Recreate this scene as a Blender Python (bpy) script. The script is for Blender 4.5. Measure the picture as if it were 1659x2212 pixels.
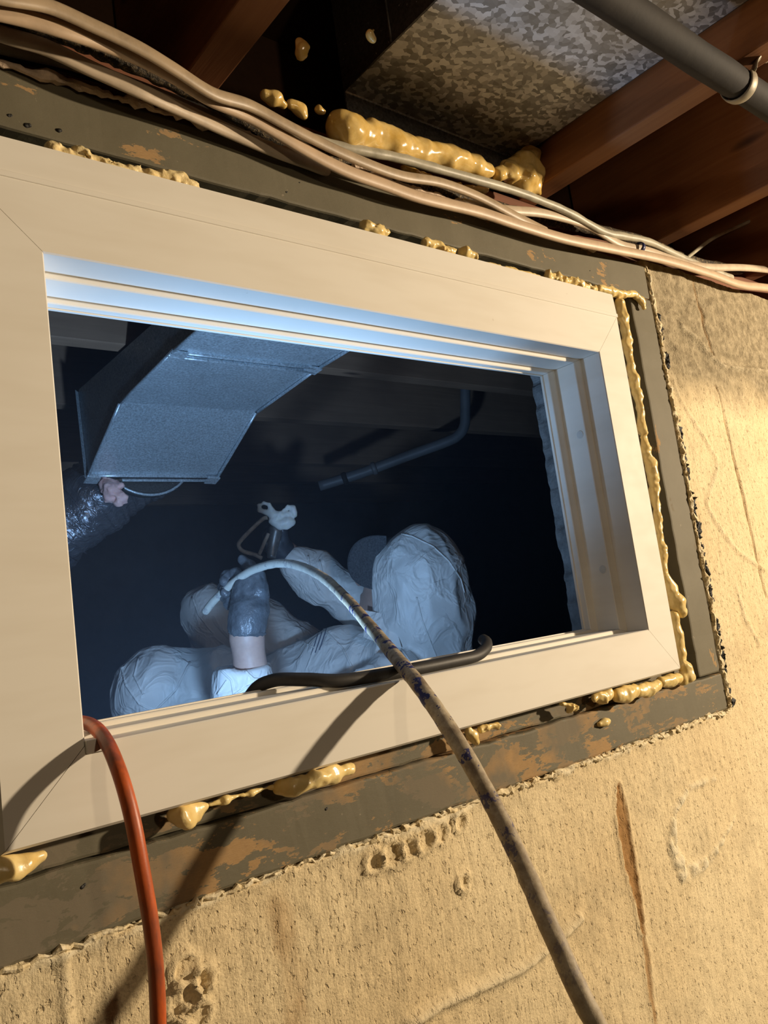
import bpy, bmesh, math, random
import numpy as np
from mathutils import Vector, Matrix
for o in list(bpy.data.objects): bpy.data.objects.remove(o)
S = bpy.context.scene
COL = S.collection
random.seed(4)
RNG = np.random.default_rng(7)

# ------------------------------------------------------------------ camera
F = 1735.0
YAW, PIT, ROL = math.radians(40.16), math.radians(7.46), math.radians(-7.80)
CAM = np.array([-.2134, -.6409, .0645])
_f = np.array([math.sin(YAW)*math.cos(PIT), math.cos(YAW)*math.cos(PIT), math.sin(PIT)])
_r = np.array([math.cos(YAW), -math.sin(YAW), 0.])
_u = np.cross(_r, _f)
RT = math.cos(ROL)*_r + math.sin(ROL)*_u
UP = -math.sin(ROL)*_r + math.cos(ROL)*_u
FW = _f
cd = bpy.data.cameras.new('camera'); cam = bpy.data.objects.new('camera', cd); COL.objects.link(cam)
cd.sensor_fit = 'HORIZONTAL'; cd.sensor_width = 36.0; cd.lens = 36.0*F/1659.0
cd.clip_start = .02; cd.clip_end = 60
mw = Matrix.Identity(4)
for i in range(3):
    mw[i][0] = RT[i]; mw[i][1] = UP[i]; mw[i][2] = -FW[i]; mw[i][3] = CAM[i]
cam.matrix_world = mw
S.camera = cam

# ------------------------------------------------------------------ light
S.view_settings.view_transform = 'Standard'
S.view_settings.look = 'None'
S.view_settings.gamma = 1.0
S.view_settings.use_curve_mapping = False
S.view_settings.exposure = 0.0
W = bpy.data.worlds.new('world'); S.world = W; W.use_nodes = True
W.node_tree.nodes['Background'].inputs[0].default_value = (1, .72, .45, 1)
W.node_tree.nodes['Background'].inputs[1].default_value = .012

def lamp(name, kind, loc, target, power, color, **kw):
    l = bpy.data.lights.new(name, kind); l.energy = power; l.color = color
    for k, v in kw.items(): setattr(l, k, v)
    o = bpy.data.objects.new(name, l); COL.objects.link(o); o.location = loc
    d = Vector(target) - Vector(loc)
    o.rotation_euler = d.to_track_quat('-Z', 'Y').to_euler()
    return o
# warm work lamp in the basement room, a weaker warm bulb behind the camera, cold LED inside the crawlspace
lamp('work_lamp', 'SPOT', (2.5, -1.65, .45), (.42, .0, -.25), 372, (1, .80, .56), shadow_soft_size=.045, spot_size=math.radians(140), spot_blend=.9)
lamp('room_bulb', 'POINT', (.1, -1.7, .25), (0, 0, 0), 10, (1, .78, .52), shadow_soft_size=.05)
lamp('led_lamp', 'SPOT', (.27, .215, -.115), (.29, .74, .46), 26, (.33, .59, 1.0), shadow_soft_size=.03, spot_size=math.radians(172), spot_blend=.75)

# ------------------------------------------------------------------ pixel -> place helpers
def ray(px, py):
    return RT*((px-829.5)/F) + UP*((1106-py)/F) + FW
def P(px, py, t): return CAM + ray(px, py)*t
def aY(px, py, Y): d = ray(px, py); return CAM + d*(Y-CAM[1])/d[1]
def aZ(px, py, Z): d = ray(px, py); return CAM + d*(Z-CAM[2])/d[2]
def aX(px, py, X): d = ray(px, py); return CAM + d*(X-CAM[0])/d[0]
def dep(p): return float(FW @ (np.asarray(p)-CAM))

# ------------------------------------------------------------------ numpy noise
_T2 = RNG.random((256, 256)); _T3 = RNG.random((64, 64, 64))
def n2(x, y, s=0):
    x = np.asarray(x)+s*17.31; y = np.asarray(y)+s*9.77
    xi = np.floor(x).astype(int); yi = np.floor(y).astype(int); u = x-xi; v = y-yi
    u = u*u*(3-2*u); v = v*v*(3-2*v)
    a = _T2[xi & 255, yi & 255]; b = _T2[(xi+1) & 255, yi & 255]; c = _T2[xi & 255, (yi+1) & 255]; d = _T2[(xi+1) & 255, (yi+1) & 255]
    return (a*(1-u)+b*u)*(1-v)+(c*(1-u)+d*u)*v
def f2(x, y, o=3, s=0):
    r = 0; a = .5
    for k in range(o): r = r+a*n2(x*2**k, y*2**k, s+k); a *= .5
    return r
def n3(p, s=0):
    p = p+s*7.13; i = np.floor(p).astype(int); f = p-i; f = f*f*(3-2*f); i = i & 63; j = (i+1) & 63
    def g(a, b, c): return _T3[a, b, c]
    x0, y0, z0 = i[..., 0], i[..., 1], i[..., 2]; x1, y1, z1 = j[..., 0], j[..., 1], j[..., 2]
    u, v, w = f[..., 0], f[..., 1], f[..., 2]
    a = g(x0, y0, z0)*(1-u)+g(x1, y0, z0)*u; b = g(x0, y1, z0)*(1-u)+g(x1, y1, z0)*u
    c = g(x0, y0, z1)*(1-u)+g(x1, y0, z1)*u; d = g(x0, y1, z1)*(1-u)+g(x1, y1, z1)*u
    return (a*(1-v)+b*v)*(1-w)+(c*(1-v)+d*v)*w

# ------------------------------------------------------------------ object helpers
def tag(o, label=None, cat=None, group=None, kind=None):
    if label: o['label'] = label
    if cat: o['category'] = cat
    if group: o['group'] = group
    if kind: o['kind'] = kind
    return o
def empty(name, loc=(0, 0, 0)):
    o = bpy.data.objects.new(name, None); COL.objects.link(o); o.location = loc; o.empty_display_size = .05; return o
def mesh(name, v, f, mat, parent=None, smooth=False):
    me = bpy.data.meshes.new(name)
    v = np.asarray(v, float)
    me.from_pydata([tuple(a) for a in v], [], [tuple(int(i) for i in a) for a in f]); me.update()
    if smooth: me.polygons.foreach_set('use_smooth', [True]*len(me.polygons))
    me.materials.append(mat)
    o = bpy.data.objects.new(name, me); COL.objects.link(o)
    attach(o, parent)
    return o
def attach(o, parent):
    if parent is not None:
        o.parent = parent
        o.matrix_parent_inverse = Matrix.Translation(-Vector(wloc(parent)))
def wloc(o):
    l = Vector(o.location)
    return l
def bmobj(name, bm, mat, parent=None, smooth=False):
    me = bpy.data.meshes.new(name); bmesh.ops.recalc_face_normals(bm, faces=bm.faces); bm.to_mesh(me); bm.free()
    if smooth: me.polygons.foreach_set('use_smooth', [True]*len(me.polygons))
    me.materials.append(mat)
    o = bpy.data.objects.new(name, me); COL.objects.link(o)
    attach(o, parent); return o
def box(name, lo, hi, mat, parent=None, bev=.0, seg=2):
    bm = bmesh.new(); bmesh.ops.create_cube(bm, size=1)
    lo = Vector(lo); hi = Vector(hi)
    for v in bm.verts: v.co = Vector((lo[i]+(v.co[i]+.5)*(hi[i]-lo[i]) for i in range(3)))
    if bev: bmesh.ops.bevel(bm, geom=bm.edges[:], offset=bev, segments=seg, profile=.5, affect='EDGES')
    return bmobj(name, bm, mat, parent)
def prism(name, poly, ext, mat, parent=None, bev=0):
    """extrude polygon (list of 3d points) by vector ext"""
    bm = bmesh.new(); e = Vector(ext)
    a = [bm.verts.new(Vector(p)) for p in poly]; b = [bm.verts.new(Vector(p)+e) for p in poly]
    n = len(a); bm.faces.new(a); bm.faces.new(b[::-1])
    for i in range(n): bm.faces.new((a[i], b[i], b[(i+1) % n], a[(i+1) % n]))
    bmesh.ops.recalc_face_normals(bm, faces=bm.faces)
    if bev: bmesh.ops.bevel(bm, geom=bm.edges[:], offset=bev, segments=2, profile=.5, affect='EDGES')
    return bmobj(name, bm, mat, parent)
def spline(pts, n=8):
    pts = [np.asarray(p, float) for p in pts]
    q = [2*pts[0]-pts[1]]+pts+[2*pts[-1]-pts[-2]]; out = []
    for i in range(1, len(q)-2):
        a, b, c, d = q[i-1:i+3]
        for k in range(n):
            t = k/n
            out.append(.5*((2*b)+(-a+c)*t+(2*a-5*b+4*c-d)*t*t+(-a+3*b-3*c+d)*t**3))
    out.append(pts[-1]); return np.array(out)
def tube(name, pts, r, mat, parent=None, seg=12, n=8, flat=1.0, jit=0., jf=60, flatdir=(0, 1, 0), rad=None, smooth=True, cap=True, raw=False):
    c = np.array(pts) if raw else spline(pts, n)
    m = len(c); T = np.gradient(c, axis=0); T /= np.linalg.norm(T, axis=1)[:, None]
    N = np.asarray(flatdir, float); N = N-T[0]*(N@T[0]); N /= np.linalg.norm(N)
    V = []
    for i in range(m):
        N = N-T[i]*(N@T[i]); N /= np.linalg.norm(N); B = np.cross(T[i], N)
        rr = r if rad is None else r*np.interp(i/(m-1), np.linspace(0, 1, len(rad)), rad)
        for k in range(seg):
            a = 2*math.pi*k/seg
            V.append(c[i]+rr*(N*math.cos(a)*flat+B*math.sin(a)))
    V = np.array(V)
    if jit: 
        C = np.repeat(c, seg, axis=0); V = V+(V-C)*((n3(V*jf)-.5)*2*jit)[:, None]
    Fc = []
    for i in range(m-1):
        for k in range(seg):
            Fc.append((i*seg+k, i*seg+(k+1) % seg, (i+1)*seg+(k+1) % seg, (i+1)*seg+k))
    if cap: Fc += [tuple(range(seg))[::-1], tuple((m-1)*seg+k for k in range(seg))]
    return mesh(name, V, Fc, mat, parent, smooth)
def ring(name, c, ax, R, r, mat, parent=None, seg=32, s2=8, a0=0, a1=2*math.pi, up=(0, 0, 1), wide=1.0):
    ax = np.asarray(ax, float); ax /= np.linalg.norm(ax); u = np.asarray(up, float); u = u-ax*(u@ax); u /= np.linalg.norm(u); w = np.cross(ax, u)
    full = abs(a1-a0-2*math.pi) < 1e-6
    V = []; Fc = []; m = seg if full else seg+1
    for i in range(m):
        a = a0+(a1-a0)*i/seg; d = u*math.cos(a)+w*math.sin(a)
        for k in range(s2):
            b = 2*math.pi*k/s2; V.append(np.asarray(c)+d*(R+r*math.cos(b))+ax*r*wide*math.sin(b))
    for i in range(seg):
        for k in range(s2): Fc.append((i*s2+k, i*s2+(k+1) % s2, ((i+1) % m)*s2+(k+1) % s2, ((i+1) % m)*s2+k))
    if not full: Fc += [tuple(range(s2))[::-1], tuple((m-1)*s2+k for k in range(s2))]
    return mesh(name, V, Fc, mat, parent, True)

# signed-distance modelling -> surface nets
def smin(a, b, k):
    h = np.clip(.5+.5*(b-a)/k, 0, 1); return b*(1-h)+a*h-k*h*(1-h)
def cone(p, a, b, ra, rb):
    a = np.asarray(a); b = np.asarray(b); ba = b-a; t = np.clip(((p-a)@ba)/max(ba@ba, 1e-12), 0, 1)
    d = p-a-t[..., None]*ba
    return np.sqrt((d*d).sum(-1))-(ra+(rb-ra)*t)
def ell(p, c, axes, rad):
    q = (p-np.asarray(c))@np.array(axes).T/np.array(rad); k = np.sqrt((q*q).sum(-1))
    return (k-1)*min(rad)
def snet(f, lo, hi, h):
    lo = np.asarray(lo); hi = np.asarray(hi)
    g = [np.arange(lo[i], hi[i]+h, h) for i in range(3)]
    p = np.stack(np.meshgrid(*g, indexing='ij'), -1)
    v = f(p).astype(float); n = np.array(v.shape)
    acc = np.zeros(tuple(n-1)+(3,)); cnt = np.zeros(tuple(n-1))
    cs = [slice(0, -1), slice(1, None)]
    for ax in range(3):
        o1, o2 = [a for a in range(3) if a != ax]
        for i in (0, 1):
            for j in (0, 1):
                s0 = [None]*3; s1 = [None]*3
                s0[ax] = cs[0]; s1[ax] = cs[1]; s0[o1] = s1[o1] = cs[i]; s0[o2] = s1[o2] = cs[j]
                a = v[tuple(s0)]; b = v[tuple(s1)]; m = (a < 0) != (b < 0)
                t = np.where(m, a/np.where(m, a-b, 1), 0)
                pt = np.zeros(a.shape+(3,)); pt[..., ax] = t; pt[..., o1] = i; pt[..., o2] = j
                acc += np.where(m[..., None], pt, 0); cnt += m
    act = cnt > 0; idx = -np.ones(act.shape, int); idx[act] = np.arange(act.sum())
    base = np.stack(np.nonzero(act), -1)
    V = lo+(base+acc[act]/cnt[act][:, None])*h
    Q = []
    for ax in range(3):
        o1, o2 = [(1, 2), (2, 0), (0, 1)][ax]
        s0 = [slice(1, -1)]*3; s1 = [slice(1, -1)]*3; s0[ax] = slice(0, -1); s1[ax] = slice(1, None)
        a = v[tuple(s0)]; b = v[tuple(s1)]; m = (a < 0) != (b < 0)
        ii = np.stack(np.nonzero(m), -1)
        if len(ii) == 0: continue
        flip = (a < 0)[m]
        c = ii.copy(); c[:, o1] += 1; c[:, o2] += 1
        def at(d1, d2):
            q = c.copy(); q[:, o1] -= d1; q[:, o2] -= d2; return idx[q[:, 0], q[:, 1], q[:, 2]]
        q = np.stack([at(1, 1), at(0, 1), at(0, 0), at(1, 0)], -1)
        q[~flip] = q[~flip][:, ::-1]; Q.append(q)
    return V, np.concatenate(Q)
def fastmesh(name, V, Q, mat, parent=None, smooth=True):
    me = bpy.data.meshes.new(name); k = Q.shape[1]
    me.vertices.add(len(V)); me.vertices.foreach_set('co', V.astype(np.float32).ravel())
    me.loops.add(Q.size); me.loops.foreach_set('vertex_index', Q.astype(np.int32).ravel())
    me.polygons.add(len(Q)); me.polygons.foreach_set('loop_start', np.arange(0, Q.size, k, dtype=np.int32)); me.polygons.foreach_set('loop_total', np.full(len(Q), k, np.int32))
    me.polygons.foreach_set('use_smooth', [smooth]*len(Q))
    me.update(calc_edges=True); me.validate()
    me.materials.append(mat); o = bpy.data.objects.new(name, me); COL.objects.link(o); attach(o, parent); return o
def blob(name, prims, mat, parent=None, h=.0015, k=.006, amp=.0025, fr=90, extra=None):
    """prims: chain of (point, radius); one lumpy continuous body"""
    pts = np.array([q[0] for q in prims]); rs = np.array([q[1] for q in prims]); m = rs.max()+amp*2+3*h
    def f(p):
        d = None
        if len(prims) == 1: d = cone(p, pts[0], pts[0]+1e-5, rs[0], rs[0])
        for i in range(len(prims)-1):
            e = cone(p, pts[i], pts[i+1], rs[i], rs[i+1]); d = e if d is None else smin(d, e, k)
        d = d-amp*(n3(p*fr)-.45)*1.6-amp*.7*(n3(p*fr*2.3, 3)-.5)
        return extra(p, d) if extra else d
    V, Q = snet(f, pts.min(0)-m, pts.max(0)+m, h)
    return fastmesh(name, V, Q, mat, parent)

# ------------------------------------------------------------------ materials
class N:
    def __init__(s, name):
        s.m = bpy.data.materials.new(name); s.m.use_nodes = True; s.t = s.m.node_tree
        s.b = s.t.nodes['Principled BSDF']; s.co = s.t.nodes.new('ShaderNodeTexCoord').outputs['Object']
    def node(s, typ, **kw):
        n = s.t.nodes.new('ShaderNode'+typ)
        for k, v in kw.items():
            if k[0] == '_': setattr(n, k[1:], v)
            else: s.put(n.inputs[k], v)
        return n
    def put(s, sock, v):
        if hasattr(v, 'node') and hasattr(v, 'is_output'): s.t.links.new(v, sock)
        elif isinstance(v, (tuple, list)) and len(v) == 3 and sock.type == 'RGBA': sock.default_value = (*v, 1)
        else: sock.default_value = v
    def map(s, scale=(1, 1, 1), rot=(0, 0, 0), loc=(0, 0, 0)):
        n = s.node('Mapping', Vector=s.co, Scale=scale, Rotation=rot, Location=loc); return n.outputs[0]
    def noise(s, sc, det=4, rough=.6, vec=None, dist=0):
        return s.node('TexNoise', Vector=vec or s.co, Scale=sc, Detail=det, Roughness=rough, Distortion=dist).outputs['Fac']
    def voro(s, sc, vec=None, feat='F1', out='Distance'):
        return s.node('TexVoronoi', _feature=feat, Vector=vec or s.co, Scale=sc).outputs[out]
    def ramp(s, v, stops):
        n = s.node('ValToRGB', Fac=v); e = n.color_ramp.elements
        while len(e) < len(stops): e.new(.5)
        for i, (p, c) in enumerate(stops):
            e[i].position = p; e[i].color = (*c, 1) if isinstance(c, (tuple, list)) else (c, c, c, 1)
        return n.outputs[0]
    def mix(s, f, a, b, mode='MIX'):
        n = s.node('Mix', _data_type='RGBA', _blend_type=mode); s.put(n.inputs[0], f); s.put(n.inputs[6], a); s.put(n.inputs[7], b); return n.outputs[2]
    def math(s, op, a, b=0, c=0):
        n = s.node('Math', _operation=op); s.put(n.inputs[0], a); s.put(n.inputs[1], b); s.put(n.inputs[2], c); return n.outputs[0]
    def attr(s, name): return s.node('Attribute', _attribute_name=name).outputs['Fac']
    def bump(s, h, st=.5, dist=.002, prev=None):
        n = s.node('Bump', Height=h, Strength=st, Distance=dist)
        if prev: s.t.links.new(prev, n.inputs['Normal'])
        return n.outputs[0]
    def out(s, col=None, rough=None, metal=None, nor=None, **kw):
        if col is not None: s.put(s.b.inputs['Base Color'], col)
        if rough is not None: s.put(s.b.inputs['Roughness'], rough)
        if metal is not None: s.put(s.b.inputs['Metallic'], metal)
        if nor is not None: s.put(s.b.inputs['Normal'], nor)
        for k, v in kw.items(): s.put(s.b.inputs[k.replace('_', ' ')], v)
        return s.m

def m_plain(name, col, rough=.5, metal=0, var=.15, sc=40, bs=.2, bd=.0008, bsc=120, **kw):
    n = N(name); a = n.noise(sc)
    c = n.mix(n.ramp(a, [(.3, 0), (.7, 1)]), tuple(x*(1-var) for x in col), tuple(min(1, x*(1+var)) for x in col))
    return n.out(c, rough, metal, n.bump(n.noise(bsc), bs, bd), **kw)

def m_vinyl():
    n = N('vinyl'); a = n.noise(5, 3, vec=n.map((1, 1, 5)))
    c = n.mix(n.ramp(a, [(.45, 0), (.75, 1)]), (.83, .79, .70), (.77, .72, .62))
    sp = n.ramp(n.noise(70, 2, .4), [(.77, 0), (.80, 1)])
    c = n.mix(n.math('MULTIPLY', sp, .35), c, (.45, .36, .25))
    return n.out(c, n.ramp(n.noise(30), [(.3, .46), (.7, .58)]), 0, n.bump(n.noise(25, 2), .05, .001), Specular_IOR_Level=.15)
def m_wall():
    n = N('wall_plaster')
    v1 = n.map((1, 1, .16)); streak = n.noise(210, 3, .6, v1); pit = n.noise(200, 3, .55, n.map((1, 1, .7))); fine = n.noise(420, 3, .65); big = n.noise(4, 4, .6)
    rough = n.attr('rough'); st = n.attr('stain'); lip = n.attr('lip')
    c = n.mix(n.ramp(big, [(.35, 0), (.68, 1)]), (.76, .60, .345), (.86, .72, .45))
    c = n.mix(n.ramp(n.noise(14, 5, .65), [(.52, 0), (.75, .6)]), c, (.50, .41, .25))
    c = n.mix(n.ramp(fine, [(.38, .4), (.55, 0)]), c, (.44, .34, .19))
    c = n.mix(n.ramp(pit, [(.33, .40), (.40, 0)]), c, (.40, .28, .13))
    c2 = n.mix(n.ramp(n.noise(60, 4, .7), [(.4, 0), (.65, 1)]), (.25, .20, .115), (.46, .38, .24))
    c = n.mix(rough, c, c2)
    c = n.mix(lip, c, (.78, .69, .48))
    c = n.mix(st, c, n.mix(n.noise(90), (.26, .13, .035), (.45, .25, .08)))
    b = n.bump(streak, .5, .0020)
    b = n.bump(n.ramp(pit, [(.29, 0), (.42, 1)]), .65, .0018, b)
    b = n.bump(fine, n.math('MULTIPLY_ADD', rough, .5, .45), .0020, b)
    return n.out(c, .85, 0, b)
def m_paintwood(name, chip, along='x'):
    n = N(name)
    sc = (1, 1, 2.6) if along == 'x' else (2.6, 1, 1)
    g = n.noise(14, 5, .65, n.map(sc, loc=(chip, 0, 0)), .4); g2 = n.noise(70, 4, .7, n.map(sc))
    mask = n.ramp(n.math('ADD', n.math('MULTIPLY', g, .75), n.math('MULTIPLY', g2, .25)), [(chip, 0), (chip+.012, 1)])
    grain = n.noise(60, 4, .6, n.map((3, 3, 60) if along == 'x' else (60, 3, 3)), .6)
    wood = n.mix(grain, (.26, .15, .065), (.52, .35, .17))
    wood = n.mix(n.ramp(n.noise(9), [(.45, 0), (.6, 1)]), wood, (.20, .17, .12))
    pt = n.mix(n.noise(25, 4), (.128, .114, .074), (.18, .16, .108))
    dot = n.ramp(n.noise(120, 2), [(.74, 0), (.77, 1)])
    pt = n.mix(n.math('MULTIPLY', dot, .6), pt, (.33, .28, .2))
    c = n.mix(mask, pt, wood)
    b = n.bump(mask, -.5, .0012); b = n.bump(grain, .25, .0008, b); b = n.bump(n.noise(90, 3), .25, .0008, b)
    return n.out(c, n.ramp(mask, [(0, .6), (1, .85)]), 0, b, Specular_IOR_Level=.25)
def m_wood(name, a, b_, along='y', rough=.75):
    n = N(name)
    sc = {'x': (2, 45, 45), 'y': (45, 2, 45)}[along]
    g = n.noise(1.6, 5, .6, n.map(sc), 1.2); big = n.noise(3, 3)
    c = n.mix(g, a, b_); c = n.mix(n.ramp(big, [(.4, 0), (.7, .6)]), c, tuple(x*.5 for x in a))
    kn = n.ramp(n.voro(3.3, n.map({'x': (.6, 2, 2), 'y': (2, .6, 2)}[along])), [(.05, 1), (.09, 0)])
    c = n.mix(kn, c, (.03, .012, .006))
    return n.out(c, rough, 0, n.bump(g, .4, .001))
def m_galv():
    n = N('galvanised_spangle')
    w = n.node('TexNoise', Vector=n.co, Scale=60, Detail=2); mv = n.mix(.012, n.co, w.outputs['Color'], 'ADD')
    v = n.node('TexVoronoi', Vector=n.map((1, 1.4, 1)), Scale=125); n.t.links.new(n.mix(.010, n.map((1, 1.35, 1)), w.outputs['Color'], 'ADD'), v.inputs['Vector'])
    g = n.node('SeparateColor', Color=v.outputs['Color']).outputs[0]
    c = n.ramp(g, [(.0, (.22, .22, .205)), (.45, (.38, .375, .355)), (.62, (.62, .615, .59)), (1, (.82, .82, .79))])
    c = n.mix(n.ramp(n.noise(5), [(.45, 0), (.75, .4)]), c, (.20, .17, .11))
    r = n.ramp(g, [(0, .42), (1, .55)])
    return n.out(c, r, .35, n.bump(g, .12, .0006))
def m_sheet(name, col, rough=.42, metal=.75):
    n = N(name); a = n.noise(240, 3, .7); sp = n.ramp(n.noise(150, 2), [(.70, 0), (.74, 1)])
    c = n.mix(n.ramp(a, [(.3, 0), (.7, 1)]), tuple(x*.6 for x in col), tuple(min(1, x*1.45) for x in col)); c = n.mix(n.math('MULTIPLY', sp, .5), c, (.8, .8, .8))
    return n.out(c, n.ramp(n.noise(20, 4), [(.3, rough-.08), (.7, rough+.1)]), metal, n.bump(n.noise(8, 2), .15, .002))
def m_foam(name, a, b_, rough=.3, bs=.3):
    n = N(name); f = n.noise(60, 4, .6)
    c = n.mix(n.ramp(f, [(.3, 0), (.7, 1)]), a, b_)
    return n.out(c, rough, 0, n.bump(n.noise(260, 3), bs, .0008), Subsurface_Weight=.15, Subsurface_Radius=(.006, .004, .0015), Subsurface_Scale=.5, Coat_Weight=.15, Coat_Roughness=.25)
def m_cable(name, col, dirt=.5):
    n = N(name); f = n.ramp(n.noise(35, 4, .7), [(.42, 0), (.75, dirt)])
    return n.out(n.mix(f, col, tuple(x*.35 for x in col)), .45, 0, n.bump(n.noise(150, 2), .15, .0006))
def m_armor():
    n = N('armoured_cable'); f = n.noise(230, 4, .75)
    c = n.ramp(f, [(.42, (.02, .014, .008)), (.58, (.10, .07, .035)), (.70, (.55, .40, .20))])
    return n.out(c, .6, .2, n.bump(f, 1, .003))
def m_hose():
    n = N('dirty_hose'); f = n.noise(90, 5, .7); g = n.noise(28, 4, .65)
    c = n.mix(n.ramp(f, [(.35, 0), (.65, 1)]), (.30, .235, .15), (.50, .42, .29))
    c = n.mix(n.ramp(g, [(.52, 0), (.64, .75)]), c, (.17, .12, .075))
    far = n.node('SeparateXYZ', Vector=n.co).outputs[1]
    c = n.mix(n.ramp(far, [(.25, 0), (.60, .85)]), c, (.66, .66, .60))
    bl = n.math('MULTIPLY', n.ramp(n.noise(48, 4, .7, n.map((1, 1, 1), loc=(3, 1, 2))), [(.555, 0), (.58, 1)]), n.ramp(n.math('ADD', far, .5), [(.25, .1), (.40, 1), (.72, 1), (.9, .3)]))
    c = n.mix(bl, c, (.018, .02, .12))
    return n.out(c, .62, 0, n.bump(f, .5, .0012))
def m_orange():
    n = N('orange_rubber'); f = n.noise(30, 5, .7, n.map((1, 1, .25)))
    c = n.mix(n.ramp(f, [(.40, 0), (.58, 1)]), (.60, .115, .022), (.25, .065, .03))
    return n.out(c, .42, 0, n.bump(n.noise(200), .15, .0006))
def m_suit():
    n = N('coverall_fabric')
    w = n.noise(7, 2); v = n.noise(11, 3, .55, n.map((1, 1.6, 1)), .7); r1 = n.math('ABSOLUTE', n.math('SUBTRACT', v, .5))
    v2 = n.noise(26, 3, .5, None, 1.2); r2 = n.math('ABSOLUTE', n.math('SUBTRACT', v2, .5))
    c = n.mix(n.ramp(w, [(.3, 0), (.7, 1)]), (.72, .71, .69), (.82, .80, .77))
    b = n.bump(n.ramp(r1, [(0, 1), (.10, 0)]), .42, .006); b = n.bump(n.ramp(r2, [(0, 1), (.06, 0)]), .07, .002, b)
    return n.out(c, .5, 0, b)
def m_plastic_wrap():
    n = N('flex_duct_jacket'); v = n.noise(24, 4, .6, n.map((1, 3, 1)), 1.5)
    return n.out((.14, .14, .155), n.ramp(v, [(.3, .12), (.7, .35)]), .55, n.bump(v, 1, .006))
def m_skin():
    n = N('skin'); f = n.noise(120, 3)
    c = n.mix(f, (.42, .27, .22), (.55, .37, .30))
    return n.out(c, .5, 0, n.bump(n.noise(300), .2, .0006), Subsurface_Weight=.1, Subsurface_Radius=(.01, .004, .002))

VIN = m_vinyl(); WALL = m_wall()
SILLW = m_paintwood('worn_sill_paint', .50); HEADW = m_paintwood('grey_header_paint', .605); STUDW = m_paintwood('grey_stud_paint', .60, 'z')
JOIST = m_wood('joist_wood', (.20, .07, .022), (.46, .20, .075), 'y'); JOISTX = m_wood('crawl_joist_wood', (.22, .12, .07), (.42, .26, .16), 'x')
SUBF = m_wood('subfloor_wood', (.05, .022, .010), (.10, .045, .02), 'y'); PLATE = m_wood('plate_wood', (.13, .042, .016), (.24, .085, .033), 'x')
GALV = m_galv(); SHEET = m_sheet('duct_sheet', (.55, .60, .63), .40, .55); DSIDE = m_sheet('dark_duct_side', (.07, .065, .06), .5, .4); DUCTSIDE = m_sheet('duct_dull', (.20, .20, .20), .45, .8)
FOAM = m_foam('cured_foam', (.80, .57, .20), (.93, .75, .35)); FOAMC = m_foam('cut_foam', (.74, .55, .22), (.92, .76, .42), .7, 1.0); FOAMD = m_foam('dark_foam', (.66, .42, .10), (.86, .64, .26), .16, .15)
BEIGE = m_cable('beige_sheath', (.46, .345, .22)); WHITE_C = m_cable('white_sheath', (.62, .50, .36), .4); GREY_C = m_cable('grey_sheath', (.46, .42, .31), .6); BLACK_C = m_cable('black_sheath', (.02, .02, .018), .3); PEACH_C = m_cable('peach_sheath', (.60, .44, .29), .3)
ARMOR = m_armor(); HOSE = m_hose(); ORANGE = m_orange(); SUIT = m_suit(); SKIN = m_skin()
GLOVE = m_plain('nitrile_glove', (.10, .108, .120), .36, 0, .3, 60, .9, .004, 55)
DGLOVE = m_plain('dark_glove', (.03, .035, .045), .4, 0, .25, 60, .4, .002, 70)
CAP = m_plain('cap_wool', (.055, .06, .068), .9, 0, .5, 260, .6, .001, 420)
IRON = m_plain('black_iron', (.014, .010, .007), .8, .0, .5, 18, .4, .001, 60)
STRAP = m_plain('strap_steel', (.36, .31, .22), .5, .2, .3, 40, .3, .001, 90)
CONC = m_plain('rough_concrete', (.16, .16, .155), .9, 0, .35, 45, 1.0, .004, 90)
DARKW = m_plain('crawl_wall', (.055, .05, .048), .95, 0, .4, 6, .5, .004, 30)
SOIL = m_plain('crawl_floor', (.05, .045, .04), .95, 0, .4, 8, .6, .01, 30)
ROOMW = m_plain('room_wall', (.40, .31, .19), .9, 0, .2, 6, .3, .003, 30)
PVC = m_plain('pipe_plastic', (.12, .12, .125), .5, 0, .2, 10)
WRAP = m_plastic_wrap()
PINK = m_foam('pink_wool', (.75, .42, .38), (.9, .6, .55), .9, 1.0)
WFOAM = m_foam('white_foam', (.62, .62, .58), (.78, .78, .74), .6, .4)
GUNM = m_plain('gun_metal', (.16, .15, .14), .4, .5, .3, 60)
RODM = m_plain('gun_guard', (.45, .38, .30), .45, 0, .3, 60)
BLUE = m_plain('blue_tie', (.015, .02, .10), .4)
PRINT = m_plain('print_ink', (.09, .11, .17), .7)
CAPM = m_plain('screw_cap_vinyl', (.62, .62, .58), .45)
CRACK = m_plain('crack_rust', (.10, .032, .012), .9, 0, .4, 80)
TAR = m_plain('black_tar', (.012, .011, .010), .6, 0, .4, 80, 1, .003, 150)
def m_lip():
    n = N('peeling_paint_edge'); f = n.noise(70, 4, .7)
    c = n.ramp(f, [(.25, (.42, .30, .13)), (.42, (.76, .62, .36)), (.7, (.86, .77, .56))])
    return n.out(c, .7, 0, n.bump(n.noise(160, 3), .8, .002))
LIP = m_lip()
PEEL = m_plain('peeling_pink', (.66, .50, .36), .8, 0, .35, 60, .8, .002, 120)

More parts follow.
